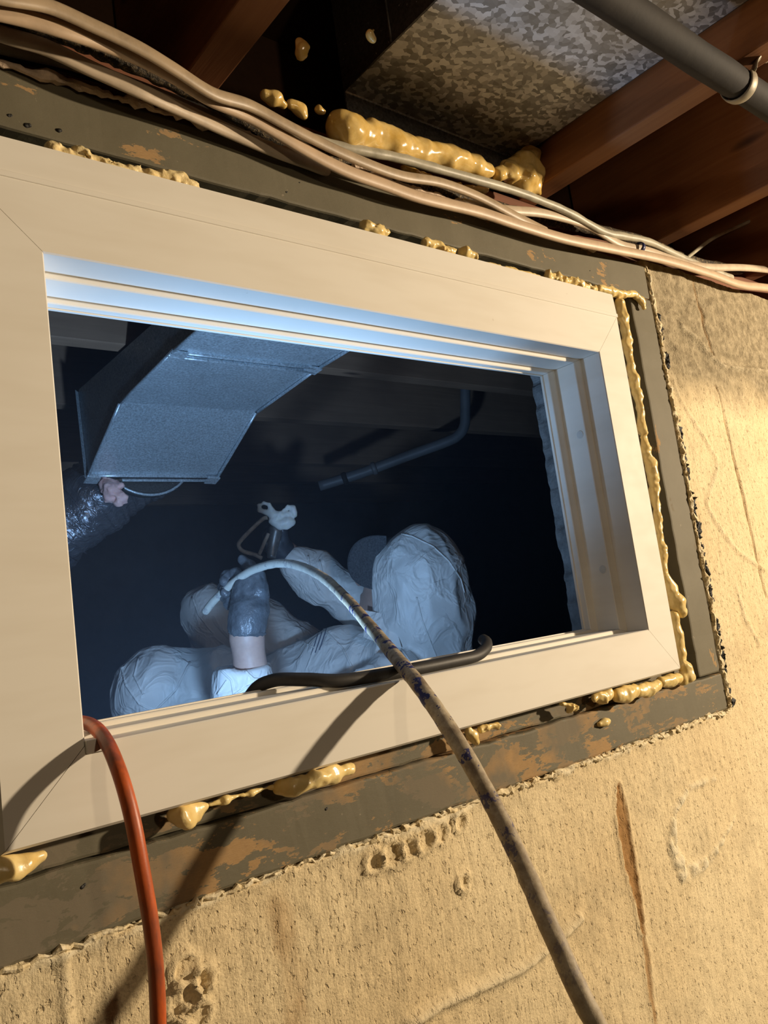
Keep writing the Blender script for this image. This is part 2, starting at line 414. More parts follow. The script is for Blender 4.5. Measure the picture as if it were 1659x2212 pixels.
# ------------------------------------------------------------------ setting: foundation wall with plaster relief
HX0, HX1, HZ0, HZ1 = -.226, .996, -.149, .588
YW = .030
def wall_front():
    bm = bmesh.new()
    o = [(-1.2, -1.4), (3.0, -1.4), (3.0, .60), (-1.2, .60)]; i = [(HX0-.002, HZ0-.012), (HX1+.012, HZ0-.012), (HX1+.012, .60), (HX0-.002, .60)]
    y0, y1 = YW+.008, .28
    # three slabs around the opening (open at the top where the header sits)
    def slab(x0, x1, z0, z1):
        vs = bmesh.ops.create_cube(bm, size=1)['verts']
        for v in vs: v.co = Vector((x0+(v.co.x+.5)*(x1-x0), y0+(v.co.y+.5)*(y1-y0), z0+(v.co.z+.5)*(z1-z0)))
    slab(-1.2, HX0-.004, -1.4, .60); slab(HX1+.012, 3.0, -1.4, .60); slab(HX0-.004, HX1+.012, -1.4, HZ0-.012)
    w = bmobj('wall_front', bm, CONC); tag(w, kind='structure')
    # plaster skin : dense relief
    h = .0034; xs = np.arange(-.42, 1.72, h); zs = np.arange(-.74, .602, h)
    X, Z = np.meshgrid(xs, zs, indexing='ij')
    jx = (f2(X*55, Z*55, 3, 1)-.44)*.013; jz = (f2(X*55, Z*55, 3, 5)-.44)*.013
    XX = X+jx; ZZ = Z+jz
    dx = np.maximum(HX0-XX, XX-HX1); dz = HZ0-ZZ
    inside = np.maximum(dx, dz)                     # <0 in the opening
    up = np.clip((Z-.30+.18*(f2(X*6, Z*6, 3, 8)-.45))/.10, 0, 1)*(X > .9)
    R_ = up*np.clip((X-.98)/.04, 0, 1)
    H = .0016*(f2(X*110, Z*24, 3, 2)-.45) + .0045*(f2(X*9, Z*7, 3, 3)-.45) + .0022*(f2(X*140, Z*120, 2, 4)-.4)
    H = H+R_*(.010*(f2(X*38, Z*38, 4, 9)-.45)-.003)
    stain = np.zeros_like(X); lip = np.zeros_like(X)
    def px(p): q = aY(p[0], p[1], YW); return q[0], q[2]
    def seg(pts):
        d = np.full(X.shape, 9.); tt = np.zeros_like(X); L = [px(p) for p in pts]; n = len(L)-1
        for k in range(n):
            a = np.array(L[k]); b = np.array(L[k+1]); ba = b-a
            t = np.clip(((X-a[0])*ba[0]+(Z-a[1])*ba[1])/(ba@ba), 0, 1)
            e = np.hypot(X-a[0]-t*ba[0], Z-a[1]-t*ba[1]); m = e < d; d = np.where(m, e, d); tt = np.where(m, (k+t)/n, tt)
        return d, tt
    wob = 1+.7*(f2(X*90, Z*90, 2, 11)-.4)
    # brown drip running down from the sill
    d, t = seg([(1335, 1700), (1345, 1790), (1362, 1880), (1378, 1950), (1385, 2010)])
    w_ = np.interp(t, [0, .15, .45, .7, 1], [.006, .0135, .012, .008, .005])*(.75+.3*wob)
    m = np.clip((w_-d)/.002, 0, 1); stain = np.maximum(stain, m); edge = np.exp(-((d-w_)/.0022)**2); H += .0035*edge-.001*m; H += m*.003*(n2(X*260, Z*260, 3)-.5)
    d, t = seg([(1385, 2010), (1395, 2060), (1400, 2120), (1408, 2175), (1415, 2212)])
    w_ = np.interp(t, [0, .3, .6, 1], [.003, .0065, .006, .003])*wob; m = np.clip((w_-d)/.002, 0, 1)*(n2(Z*40, Z*0, 7) > .3); stain = np.maximum(stain, .8*m); H += .002*np.exp(-((d-w_)/.002)**2)
    # orange-grey seep below the sill
    d, t = seg([(600, 1960), (620, 2030), (640, 2120), (640, 2230)])
    w_ = .016*wob; m = np.clip((w_-d)/.008, 0, 1)*np.clip(f2(X*50, Z*20, 3, 6)*2.6-.8, 0, 1); stain = np.maximum(stain, .55*m); H += .004*m*(f2(X*60, Z*60, 2, 6)-.3)
    # ridges, beads and smears of old paint
    d, t = seg([(880, 2215), (960, 2165), (1040, 2130), (1130, 2090), (1190, 2040), (1250, 1985)]); H += .0075*np.exp(-(d/.005)**2)*wob; lip = np.maximum(lip, .5*np.exp(-(d/.006)**2))
    d, t = seg([(1545, 1680), (1490, 1700), (1455, 1750), (1450, 1830), (1475, 1890), (1530, 1860), (1585, 1770)])
    w_ = np.interp(t, [0, .4, .6, 1], [.004, .008, .014, .003]); m = np.clip((w_-d)/.003, 0, 1)*np.clip(f2(X*120, Z*120, 3, 12)*3-.7, 0, 1); H += .0045*m; lip = np.maximum(lip, m)
    for (a, b, r) in [(805, 1862, .011), (845, 1845, .013), (880, 1832, .011), (915, 1815, .012), (950, 1800, .010), (990, 1775, .010), (400, 2090, .011), (420, 2130, .014), (395, 2165, .012), (440, 2110, .009), (425, 2190, .012), (1000, 1905, .008), (1185, 1655, .008), (1200, 1670, .006)]:
        u, v = px((a, b)); d = np.hypot(X-u, (Z-v))+.004*(n2(X*150, Z*150, 5)-.5); H += .0052*np.exp(-((d-r)/.0024)**2)-.0008*(d < r)
    for pts, a in [([(1385, 600), (1430, 760), (1480, 880), (1545, 985), (1550, 1010), (1525, 1090), (1560, 1150), (1590, 1190), (1650, 1230)], .0030), ([(1590, 1270), (1610, 1340), (1640, 1390)], .003), ([(1470, 700), (1560, 790), (1659, 800)], .006), ([(138, 2050), (140, 2130), (145, 2212)], .003)]:
        d, t = seg(pts); H += a*np.exp(-(d/.004)**2)*wob; lip = np.maximum(lip, .3*np.exp(-(d/.005)**2)*(f2(X*60, Z*60, 2, 2) > .35))
    for pts in [[(1500, 590), (1512, 650), (1520, 680), (1532, 730), (1545, 770)], [(1550, 830), (1580, 970), (1600, 1050), (1620, 1140), (1640, 1230), (1655, 1290)]]:
        d, t = seg(pts); m = np.exp(-(d/np.interp(t, [0, .3, .6, 1], [.001, .003, .0028, .0016]))**2); H -= .006*m; stain = np.maximum(stain, m)
    # raised ragged plaster edge along the boards
    e = np.exp(-(np.maximum(inside, 0)/.006)**2); H += .004*e*f2(X*70, Z*70, 3, 13)*1.5; lip = np.maximum(lip, np.clip(e*1.3-.35, 0, 1)*(f2(X*45, Z*45, 3, 14) > .36))
    back = np.clip(-inside/.006, 0, 1)
    V = np.stack([X, YW-H+back*.03, Z], -1).reshape(-1, 3)
    nx, nz = X.shape; idx = np.arange(nx*nz).reshape(nx, nz)
    keep = (inside > -.006)
    q = keep[:-1, :-1] & keep[1:, :-1] & keep[1:, 1:] & keep[:-1, 1:]
    Q = np.stack([idx[:-1, :-1], idx[1:, :-1], idx[1:, 1:], idx[:-1, 1:]], -1)[q]
    used = np.unique(Q); mp = -np.ones(nx*nz, int); mp[used] = np.arange(len(used))
    ob = fastmesh('plaster', V[used], mp[Q], WALL, w)
    for nm, arr in (('rough', R_), ('stain', np.clip(stain, 0, 1)), ('lip', np.clip(lip, 0, 1))):
        at = ob.data.attributes.new(nm, 'FLOAT', 'POINT'); at.data.foreach_set('value', arr.ravel()[used].astype(np.float32))
    # loose rags of paint and tar along the board edges
    def rag(name, pts, r, mat, jit, seed):
        c = spline(pts, 26); n = len(c); rr = random.Random(seed)
        c = c+np.array([[rr.uniform(-1, 1)*.0022, rr.uniform(-1, .6)*.0016, rr.uniform(-1, 1)*.0022] for _ in range(n)])
        tube(name, c, r, mat, w, seg=7, raw=True, jit=jit, jf=170, rad=[rr.uniform(.3, 1.25) for _ in range(n//2)], smooth=False)
    y = YW-.001
    rag('paint_edge', [(HX1, y, .585), (HX1+.002, y, .48), (HX1-.001, y, .40), (HX1+.003, y, .30), (HX1, y, .2), (HX1+.001, y, .1), (HX1+.002, y, .0), (HX1+.003, y, -.10), (HX1+.002, y, -.145)], .0042, LIP, .9, 1)
    rag('paint_edge', [(HX1, y, -.150), (.9, y, -.149), (.8, y, -.151), (.7, y, -.149), (.6, y, -.151)], .0032, LIP, .9, 2)
    rag('paint_edge', [(.6, y, -.151), (.5, y, -.150), (.4, y, -.149), (.3, y, -.150), (.2, y, -.148), (.1, y, -.149), (0, y, -.148), (-.15, y, -.149)], .0030, LIP, .9, 3)
    for k, (z0, z1) in enumerate([(.46, .50), (.41, .43), (.22, .32), (.02, .20), (-.09, -.01), (-.145, -.115)]):
        m_ = max(3, int((z1-z0)/.02)); rag('tar_crumbs', [(HX1+.008+.001*(i % 2), y+.002, z1+(z0-z1)*i/m_) for i in range(m_+1)], .0050, TAR, 1., 20+k)
    return w
wall_front()
# broken concrete edge of the wall behind the window, at its right
def jag_edge():
    V = []; n = 150
    for i in range(n+1):
        z = -.145+(.66+.0)*i/n
        e = .985+.016*(f2(np.array(z*22), np.array(.3), 3, 4)-.45)+.016*(f2(np.array(z*48), np.array(.1), 4, 2)-.47)
        V += [(e, .262, z), (e+.006, .30, z), (1.05, .30, z), (1.05, .262, z)]
    Fc = []
    for i in range(n):
        for k in range(4): Fc.append((i*4+k, i*4+(k+1) % 4, (i+1)*4+(k+1) % 4, (i+1)*4+k))
    tag(mesh('wall_outer_edge', V, Fc, CONC), kind='structure')
jag_edge()

# ------------------------------------------------------------------ board frame (buck) around the window
def board(name, lo, hi, mat, seed, sub=.012):
    """plank with slightly wavy worn face and rounded arrises"""
    bm = bmesh.new(); bmesh.ops.create_cube(bm, size=1); lo_ = Vector(lo); hi_ = Vector(hi)
    for v in bm.verts: v.co = Vector((lo_[i]+(v.co[i]+.5)*(hi_[i]-lo_[i]) for i in range(3)))
    bmesh.ops.bevel(bm, geom=bm.edges[:], offset=.003, segments=2, profile=.5, affect='EDGES')
    ax = 0 if (hi[0]-lo[0]) > (hi[2]-lo[2]) else 2; L = hi[ax]-lo[ax]; n = int(L/sub)
    for k in range(1, n):
        co = Vector((0, 0, 0)); co[ax] = lo[ax]+L*k/n; no = Vector((0, 0, 0)); no[ax] = 1
        bmesh.ops.bisect_plane(bm, geom=bm.verts[:]+bm.edges[:]+bm.faces[:], plane_co=co, plane_no=no)
    c = (lo_+hi_)/2
    for v in bm.verts:
        s = v.co[ax]*28+seed*3.7; a = float(n2(np.array(s), np.array(v.co.z*20+v.co.x*3), seed))-.5; b = float(n2(np.array(s*2.7), np.array(v.co.y*30), seed+5))-.5
        o = 2 if ax == 0 else 0
        v.co.y += .0014*a; v.co[o] += (.0022*b+.0012*a)*(1 if v.co[o] > c[o] else -1)
    return tag(bmobj(name, bm, mat), kind='structure')
board('trim_1', (-.23, YW, .527), (.992, .16, .586), HEADW, 1)
board('trim_2', (.930, YW, -.089), (.993, .16, .526), STUDW, 2)
board('trim_3', (-.23, YW-.001, -.147), (.993, .16, -.091), SILLW, 3)
board('trim_4', (-.23, YW, -.089), (-.16, .16, .526), STUDW, 4)
# inner liner boards seen in shadow behind the foam gap
board('trim_5', (-.158, .05, .507), (.928, .155, .526), HEADW, 5)
board('trim_6', (.905, .06, -.089), (.9285, .155, .505), STUDW, 6)
board('trim_7', (-.158, .036, -.0902), (.903, .15, -.066), SILLW, 7)
def nail(name, px_, py_, r): 
    p = aY(px_, py_, YW-.0005); blob(name, [(p+np.array([-r*.3, .0008, 0]), r*.6), (p+np.array([r*.35, .0008, r*.3]), r*.5)], TAR, bpy.data.objects['trim_3' if py_ > 1400 else 'trim_1'], .0007, .002, .0008, 300)
for a, b, r in [(705, 1748, .0028), (180, 1915, .0036), (960, 1660, .0026), (1263, 1555, .0024), (1465, 1495, .0022), (60, 272, .0042), (22, 250, .003), (128, 282, .003), (648, 394, .0014), (1275, 585, .0022), (620, 415, .002)]: nail('nail_hole', a, b, r)
# rag of torn paper and paint along the top of the header
def toprag():
    rr = random.Random(9); c = spline([(-.23, .024, .585), (0, .024, .584), (.18, .024, .587), (.33, .024, .587), (.5, .024, .590), (.7, .026, .588), (.85, .026, .585)], 34)
    c = c+np.array([[rr.uniform(-1, 1)*.001, rr.uniform(-1, 1)*.001, rr.uniform(-1, 1)*.0012] for _ in c])
    tube('torn_paper_edge', c, .0050, PEEL, bpy.data.objects['trim_1'], seg=9, raw=True, jit=1.1, jf=140, rad=[rr.uniform(.3, 1.1) for _ in range(len(c)//2)], smooth=False)
toprag()

# ------------------------------------------------------------------ window_1 : mitred vinyl frame, no sash
WX, WZ, FWID = .771, .400, .064
win = empty('window_1', (WX/2, 0, -.064)); tag(win, kind='structure')
def vinyl_member(name, side):
    # profile along depth: (inset from the opening edge, Y); per side step sizes
    s1, s2, s3 = {'top': (.006, .012, .0135), 'bot': (.005, .0095, .0108), 'r': (.017, .034, .0365), 'l': (.008, .016, .019)}[side]
    prof = [(-FWID, .004), (-FWID+.0025, 0), (-.0012, 0), (0, .0012), (0, .034), (s1-.001, .034), (s1, .035), (s1, .070), (s2-.001, .070), (s2, .071), (s2, .079), (s3, .0793), (s3, .083), (-.045, .083), (-.045, .016), (-FWID, .016)]
    S1 = {'top': (.006, .012, .0135), 'bot': (.005, .0095, .0108), 'r': (.017, .034, .0365), 'l': (.008, .016, .019)}
    def inset(sd, j):
        i, y = prof[j]
        a = S1[side]; b = S1[sd]
        if i <= 0: return i
        for q in range(3):
            if abs(i-a[q]) < 1e-6: return b[q]
            if abs(i-a[q]+.001) < 1e-6: return b[q]-.001
        return i
    V = []
    n = len(prof)
    for e in (0, 1):
        for j, (i, y) in enumerate(prof):
            if side in ('top', 'bot'):
                ii = inset('l' if e == 0 else 'r', j); x = ii if e == 0 else WX-ii; z = WZ-i if side == 'top' else i
            else:
                ii = inset('bot' if e == 0 else 'top', j); z = ii if e == 0 else WZ-ii; x = WX-i if side == 'r' else i
            V.append((x, y, z))
    Fc = [(j, (j+1) % n, n+(j+1) % n, n+j) for j in range(n)]+[tuple(range(n))[::-1], tuple(range(n, 2*n))]
    # hairline gap at the mitres
    V = np.array(V); c = V.mean(0)
    if side in ('top', 'bot'): V[:n, 0] += .0003; V[n:, 0] -= .0003
    else: V[:n, 2] += .0003; V[n:, 2] -= .0003
    bm = bmesh.new(); vs = [bm.verts.new(v) for v in V]
    for f in Fc: bm.faces.new([vs[i] for i in f])
    bmobj(name, bm, VIN, win)
vinyl_member('frame_head', 'top'); vinyl_member('frame_sill', 'bot'); vinyl_member('frame_jamb', 'r'); vinyl_member('frame_jamb', 'l')
# stepped fin above the head with a rounded ridge
prism('head_fin', [(-.064, .0022, .4642), (-.064, .0005, .4655), (-.064, .0022, .4985), (-.064, .004, .4995), (-.064, .016, .4995), (-.064, .016, .4642)], (.8985, 0, 0), VIN, win)
box('ridge', (-.064, -.0010, .4612), (.8348, .010, .4668), VIN, win, .0008)
for a, b in [(1253, 939), (1302, 1230)]:
    p = aX(a, b, WX-.0172); bm = bmesh.new(); bmesh.ops.create_cone(bm, cap_ends=True, segments=20, radius1=.0062, radius2=.0055, depth=.0012)
    bmesh.ops.transform(bm, matrix=Matrix.Translation(Vector(p)) @ Matrix.Rotation(-math.pi/2, 4, 'Y'), verts=bm.verts); bmobj('screw_cap', bm, CAPM, win)
box('sill_clip', (-.0005, -.0045, -.0065), (.019, .012, .0035), VIN, win, .0008)

# ------------------------------------------------------------------ ceilings, joists, crawlspace shell
JB = .655
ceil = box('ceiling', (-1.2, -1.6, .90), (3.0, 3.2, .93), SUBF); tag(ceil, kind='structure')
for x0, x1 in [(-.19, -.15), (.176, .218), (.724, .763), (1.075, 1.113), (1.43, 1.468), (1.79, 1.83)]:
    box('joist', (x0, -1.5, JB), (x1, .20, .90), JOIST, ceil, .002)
pl = box('trim_8', (-1.2, .06, .6), (3.0, .26, JB-.001), PLATE); tag(pl, kind='structure')
tag(box('trim_9', (-1.2, .205, JB+.001), (3.0, .245, .899), SUBF), kind='structure')
for i, (y0, y1, zb) in enumerate([(.81, .852, .66), (1.215, 1.257, .66), (1.655, 1.70, .64), (2.05, 2.09, .66), (2.5, 2.54, .66)]):
    box('crawl_joist', (-1.0, y0, zb), (2.9, y1, .90), JOISTX, ceil, .002)
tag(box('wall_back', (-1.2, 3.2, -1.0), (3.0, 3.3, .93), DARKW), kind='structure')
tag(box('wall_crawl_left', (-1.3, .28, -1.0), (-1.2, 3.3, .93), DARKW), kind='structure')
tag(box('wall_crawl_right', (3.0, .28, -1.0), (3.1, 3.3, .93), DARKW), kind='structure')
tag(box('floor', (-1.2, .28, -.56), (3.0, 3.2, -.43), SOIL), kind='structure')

# ------------------------------------------------------------------ ducts
def room_duct():
    t = empty('ceiling_duct', (.56, -.6, .71))
    x0, x1, zb, y1 = .395, .716, .710, .045
    box('duct_bottom', (x0, -1.5, zb), (x1, y1, zb+.003), GALV, t)
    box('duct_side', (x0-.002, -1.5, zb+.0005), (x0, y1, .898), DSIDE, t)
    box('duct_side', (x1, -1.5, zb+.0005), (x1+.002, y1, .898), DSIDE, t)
    box('end_plate', (x0, y1-.0005, .656), (x1-.004, y1+.002, zb+.004), DUCTSIDE, t)
    tube('hem_edge', [(x0, y1-.001, zb-.0005), (.55, y1-.001, zb-.0005), (x1, y1-.001, zb-.0005)], .0016, SHEET, t, seg=8, n=2)
    tube('side_seam', [(x0-.003, -.05, .712), (x0-.003, -.05, .80), (x0-.003, -.05, .897)], .0016, DSIDE, t, seg=6, n=2)
    tag(t, 'spangled galvanised steel duct between the ceiling joists', 'duct')
room_duct()
def crawl_duct():
    t = empty('branch_duct', (.56, .7, .55)); x0, x1 = .410, .717
    st = [(.285, .582), (.612, .575), (.853, .556), (1.068, .454)]      # Y, bottom Z
    hgt = [.15, .15, .16, .19]
    def part(name, i, mat, side):
        (ya, za), (yb, zb) = st[i], st[i+1]; nb = np.array([0, -(zb-za), (yb-ya)]); nb /= np.linalg.norm(nb)
        def top(k):
            y, z = st[k]
            return np.array([0, y+(.010 if k == 3 else 0), .650])
        ta, tb = top(i), top(i+1)
        th = .0025
        if side == 'b': poly = [(x0, ya, za), (x0, yb, zb), (x0, yb, zb+th), (x0, ya, za+th)]; return prism(name, poly, (x1-x0, 0, 0), mat, t)
        if side == 't': poly = [(x0, ta[1], ta[2]), (x0, tb[1], tb[2]), (x0, tb[1], tb[2]+th), (x0, ta[1], ta[2]+th)]; return prism(name, poly, (x1-x0, 0, 0), mat, t)
        xx = x0 if side == 'l' else x1-th
        poly = [(xx, ya, za), (xx, yb, zb), (xx, tb[1], tb[2]), (xx, ta[1], ta[2])]
        return prism(name, poly, (th, 0, 0), mat, t)
    for i in range(3):
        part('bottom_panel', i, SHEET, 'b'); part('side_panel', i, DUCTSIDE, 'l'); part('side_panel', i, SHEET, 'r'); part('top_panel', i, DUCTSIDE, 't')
    # standing edge seams along both lower edges
    for x in (x0-.002, x1+.002):
        for i in range(3):
            a, b = st[i], st[i+1]
            tube('edge_seam', [(x, a[0]+.004, a[1]-.002), (x, (a[0]+b[0])/2, (a[1]+b[1])/2-.002), (x, b[0]-.004, b[1]-.002)], .0036, SHEET, t, seg=8, n=2)
    # drive cleats at the joints
    for k, y, z in [(1, .612, .575), (3, 1.068, .454)]:
        d = np.array([0, .985, -.17]) if k == 1 else np.array([0, .9, -.43])
        for s, rr in ((-1, .0045), (1, .004)):
            c = np.array([0, y, z-.003])+d*.010*s*.8
            tube('drive_cleat', [(x0-.004, c[1], c[2]), (.56, c[1], c[2]), (x1+.004, c[1], c[2])], rr, SHEET, t, seg=8, n=2, flat=.7)
    for x in (x0-.006, x1-.024):
        prism('cleat_tab', [(x, .598, .5755), (x+.030, .598, .5715), (x+.030, .626, .5695), (x, .626, .573)], (0, 0, -.0035), SHEET, t)
        prism('cleat_tab', [(x, 1.058, .453), (x+.030, 1.058, .4515), (x+.030, 1.085, .4435), (x, 1.085, .445)], (0, 0, -.0035), SHEET, t)
    prism('corner_flange', [(x0-.010, 1.062, .450), (x0+.006, 1.078, .448), (x0+.006, 1.090, .648), (x0-.010, 1.074, .650)], (.002, .004, 0), SHEET, t)
    prism('end_panel', [(x0, 1.070, .455), (x1, 1.070, .455), (x1, 1.080, .649), (x0, 1.080, .649)], (0, .003, 0), DUCTSIDE, t)
    # round collar on the end
    c = np.array([.553, 1.09, .530]); ax = np.array([0, 1, -.12])
    n = 40; V = []
    ax = ax/np.linalg.norm(ax); u = np.array([0, .12, 1.]); u /= np.linalg.norm(u)
    for e, r in ((0, .118), (.022, .118), (.022, .114), (0, .114)):
        for k in range(n):
            a = 2*math.pi*k/n; V.append(c+ax*e+r*(u*math.cos(a)+np.array([1, 0, 0])*math.sin(a)))
    Fc = [(q*n+k, q*n+(k+1) % n, ((q+1) % 4)*n+(k+1) % n, ((q+1) % 4)*n+k) for q in range(4) for k in range(n)]
    mesh('round_collar', V, Fc, DUCTSIDE, t, True)
    ring('collar_bead', c, ax, .118, .003, SHEET, t, 40, 8)
    mesh('damper_disc', [c+ax*.002+r*(u*math.cos(a)+np.array([1, 0, 0])*math.sin(a)) for r in (.114, 0.001) for a in [2*math.pi*k/n for k in range(n)]], [(k, (k+1) % n, n+(k+1) % n, n+k) for k in range(n)], DSIDE, t)
    tag(t, 'bent grey sheet metal duct hanging inside the crawlspace above the worker', 'duct')
crawl_duct()
def flex_duct():
    t = empty('flexible_duct', (.3, 1.25, .4))
    path = [P(345, 985, 1.98), P(275, 1020, 1.93), P(215, 1068, 1.88), P(140, 1125, 1.85), P(60, 1190, 1.83), P(-60, 1270, 1.8)]
    c = spline(path, 14); m = len(c)
    rad = [1+.02*math.sin(i*1.9)+.015*random.uniform(-1, 1) for i in range(m)]
    tube('jacket', c, .088, WRAP, t, seg=40, raw=True, rad=rad, jit=.10, jf=28)
    T = np.gradient(c, axis=0)
    for i in range(4, m-2, 4): ring('wire_rib', c[i], T[i], .0885, .0016, WRAP, t, 32, 6)
    tag(t, 'glossy plastic-wrapped insulated flexible duct at the left of the opening', 'duct')
    b = blob('insulation_tuft', [(P(228, 1048, 1.765), .015), (P(243, 1062, 1.755), .019), (P(260, 1078, 1.755), .014)], PINK, None, .003, .012, .010, 70)
    tag(b, 'tuft of pink glass wool insulation poking out below the bent duct', 'insulation')
flex_duct()

# ------------------------------------------------------------------ black pipe and strap
def pipe():
    y, z = -.272, .636
    tag(tube('iron_pipe', [(-.6, y, z), (.3, y, z), (.9, y, z), (1.9, y, z)], .0175, IRON, seg=20, n=10, jit=.05, jf=90), 'black iron pipe running under the ceiling joists', 'pipe')
    c = np.array([aZ(1560, 205, .636)[0], y, z]); s = empty('pipe_strap', tuple(c))
    ring('band', c, (1, 0, 0), .0195, .0016, STRAP, s, 24, 8, math.pi*.42, math.pi*1.55, wide=5.0)
    tl = c+np.array([0, -.0195*0.98, .004])
    q = [tl, tl+np.array([.004, -.003, .012]), tl+np.array([.012, -.008, .018]), tl+np.array([.024, -.013, .019])]
    tube('tail', q, .008, STRAP, s, seg=10, n=6, flat=.22, flatdir=(0, 0, 1))
    ring('screw_eye', q[3]+np.array([-.002, .001, -.0015]), (0, 0, 1), .0042, .0012, IRON, s, 16, 6)
    tag(s, 'bent metal strap holding the black iron pipe', 'pipe strap')
pipe()

# ------------------------------------------------------------------ cables above the window
def cable(name, pts, r, mat, label, flat=.55, Y=None, jit=0, **kw):
    pp = []
    for p in pts:
        y = p[2] if len(p) > 2 else Y; pp.append(aY(p[0], p[1], y))
    return tag(tube(name, pp, r, mat, seg=12, n=8, flat=flat, jit=jit, flatdir=(0, 1, 0), **kw), label, 'cable')
cable('cable', [(-120, -60, -.06), (-20, -12, -.06), (100, 12, -.055), (200, 55, -.05), (300, 103, -.045), (375, 148, -.04), (460, 202, -.03), (540, 228, -.02), (622, 272, -.015), (704, 314, -.01), (786, 351, -.005), (868, 380, 0), (950, 394, .004), (1032, 424, .006), (1114, 467, .008), (1180, 500, .012)], .0068, BEIGE, 'upper beige cable of the pair looping down across the header')
cable('cable', [(-120, 0, -.04), (40, 36, -.04), (130, 62, -.04), (220, 92, -.035), (300, 125, -.03), (375, 165, -.025), (450, 212, -.018), (540, 252, -.01), (663, 326, -.004), (745, 368, 0), (827, 398, .003), (909, 427, .005), (1032, 457, .006), (1114, 484, .006), (1220, 516, .006), (1320, 537, .006), (1430, 560, .006), (1530, 590, .008), (1600, 615, .01), (1660, 622, .01), (1800, 640, .01)], .0082, PEACH_C, 'long peach-beige cable running the whole length along the header')
cable('cable', [(-120, 20), (0, 72), (100, 103), (200, 150), (300, 195), (400, 240, .004), (500, 286, .012), (600, 328, .016), (660, 350, .022), (700, 366, .03), (740, 380, .06)], .0082, WHITE_C, 'whitish cable ending at the torn top edge of the header', Y=-.005)
cable('cable', [(-120, 60), (0, 98), (150, 133), (250, 172), (350, 210), (450, 252), (560, 284), (620, 305), (700, 345)], .0085, GREY_C, 'grey-green cable tucked below the whitish cable at upper left', Y=.03)
cable('armoured_cable', [(-120, -20, -.01), (0, 30, -.01), (75, 50, -.008), (200, 100, -.004), (300, 145, 0), (400, 190, .006), (475, 226, .012), (600, 300, .03), (750, 360, .035), (880, 400, .035), (1000, 432, .035), (1100, 455, .035), (1200, 480, .04), (1300, 500, .045), (1400, 525, .045), (1490, 562, .045), (1600, 585, .045)], .0085, ARMOR, 'dark dusty armoured cable behind the beige cables', flat=1, jit=.25, jf=190)
cable('cable', [(-120, 85), (0, 117), (150, 148), (300, 190), (450, 246), (560, 298), (640, 335)], .0062, BLACK_C, 'black cable lying just above the header at left', Y=.045, flat=1)
cable('cable', [(620, 282, .012), (712, 311, .01), (786, 326, .006), (868, 343, .004), (950, 366, .002), (1032, 389, .002), (1114, 413, .004), (1220, 455, .008), (1302, 500, .012), (1345, 510, .012), (1400, 522, .012), (1450, 545, .014), (1500, 568, .018), (1580, 600, .02)], .0062, GREY_C, 'grey rippled cable passing under the lumpy foam roll', flat=.85, jit=.12, jf=70)
cable('cable', [(1000, 440, .02), (1090, 453, .018), (1180, 462, .016), (1270, 488, .015), (1340, 528, .015), (1400, 542, .014), (1470, 566, .013), (1530, 577, .013), (1600, 578, .014), (1660, 583, .016), (1800, 600, .02)], .0072, WHITE_C, 'pale cable leaving at the right above the long peach cable')
cable('wire', [(1480, 560), (1540, 515), (1600, 487), (1659, 460), (1800, 400)], .0035, GREY_C, 'thin yellowish wire rising between the joists at far right', Y=.03, flat=1)
p = aY(1381, 536, .012); r_ = ring('cable_tie', p, (1, 0, -.3), .0088, .0016, BLUE, None, 20, 6, wide=2.5); tag(r_, 'dark blue tie around the pale cables at right', 'cable tie')

# ------------------------------------------------------------------ cured foam
def foam(pts, label, mat=None, Y=.02, h=.0016, amp=.0022, fr=95, name='foam_bead', k=.005, flat=None):
    pr_ = []
    for q in pts:
        y = q[3] if len(q) > 3 else Y; c = aY(q[0], q[1], y); pr_.append((c, q[2]*dep(c)/F))
    return tag(blob(name, pr_, mat or FOAM, None, h, k, amp, fr), label, 'foam')
foam([(741, 278, 38, .012), (752, 282, 36, .008), (778, 296, 24, .01), (800, 296, 27, .012), (848, 308, 27, .012), (909, 326, 25, .014), (970, 343, 25, .014), (1024, 357, 24, .014), (1050, 368, 18, .014)], 'long glossy lumpy foam roll under the galvanised duct end', FOAMD, h=.002, amp=.0045, fr=42, name='foam_roll', k=.008)
foam([(1075, 372, 14, .012), (1100, 372, 22, .015), (1125, 362, 30, .02), (1142, 345, 22, .02), (1152, 375, 26, .015), (1135, 392, 24, .012), (1160, 402, 14, .012)], 'big torn foam lump between duct corner and right joist', FOAMD, h=.002, amp=.006, fr=60, name='foam_lump')
foam([(575, 205, 10, .01), (592, 214, 13, .01), (612, 226, 8, .01)], 'small glossy foam drip left of the duct, uppermost', FOAMD, amp=.003, fr=60)
foam([(628, 226, 9, .02), (648, 238, 11, .02), (655, 250, 6, .02)], 'small foam drip beside the left duct corner', FOAMD, amp=.003, fr=60)
foam([(690, 238, 10, .02), (697, 242, 8, .02)], 'tiny foam ball at the left corner of the galvanised duct', FOAMD, amp=.002)
foam([(650, 95, 12, -.03), (653, 110, 14, -.03), (658, 122, 9, -.03)], 'dim foam dab high on the dark joist bay', FOAMD, amp=.003)
foam([(806, 66, 5, -.10), (800, 78, 9, -.10), (806, 84, 8, -.10)], 'foam dab stuck on the dark side of the duct', FOAMD, amp=.003)
foam([(870, 362, 6, .03), (930, 385, 7, .03), (990, 405, 8, .03), (1050, 410, 7, .03)], 'thin dark foam seam under the grey rippled cable', FOAMD, amp=.003)
foam([(-20, 313, 6), (30, 321, 7), (85, 333, 6)], 'thin foam smear above the window frame at far left', FOAMC, amp=.003)
foam([(120, 330, 20), (170, 346, 18), (230, 366, 19), (290, 376, 18), (345, 388, 18), (400, 398, 19), (412, 402, 15)], 'long rough-cut foam bead above the window frame at left', FOAMC, amp=.005, fr=120)
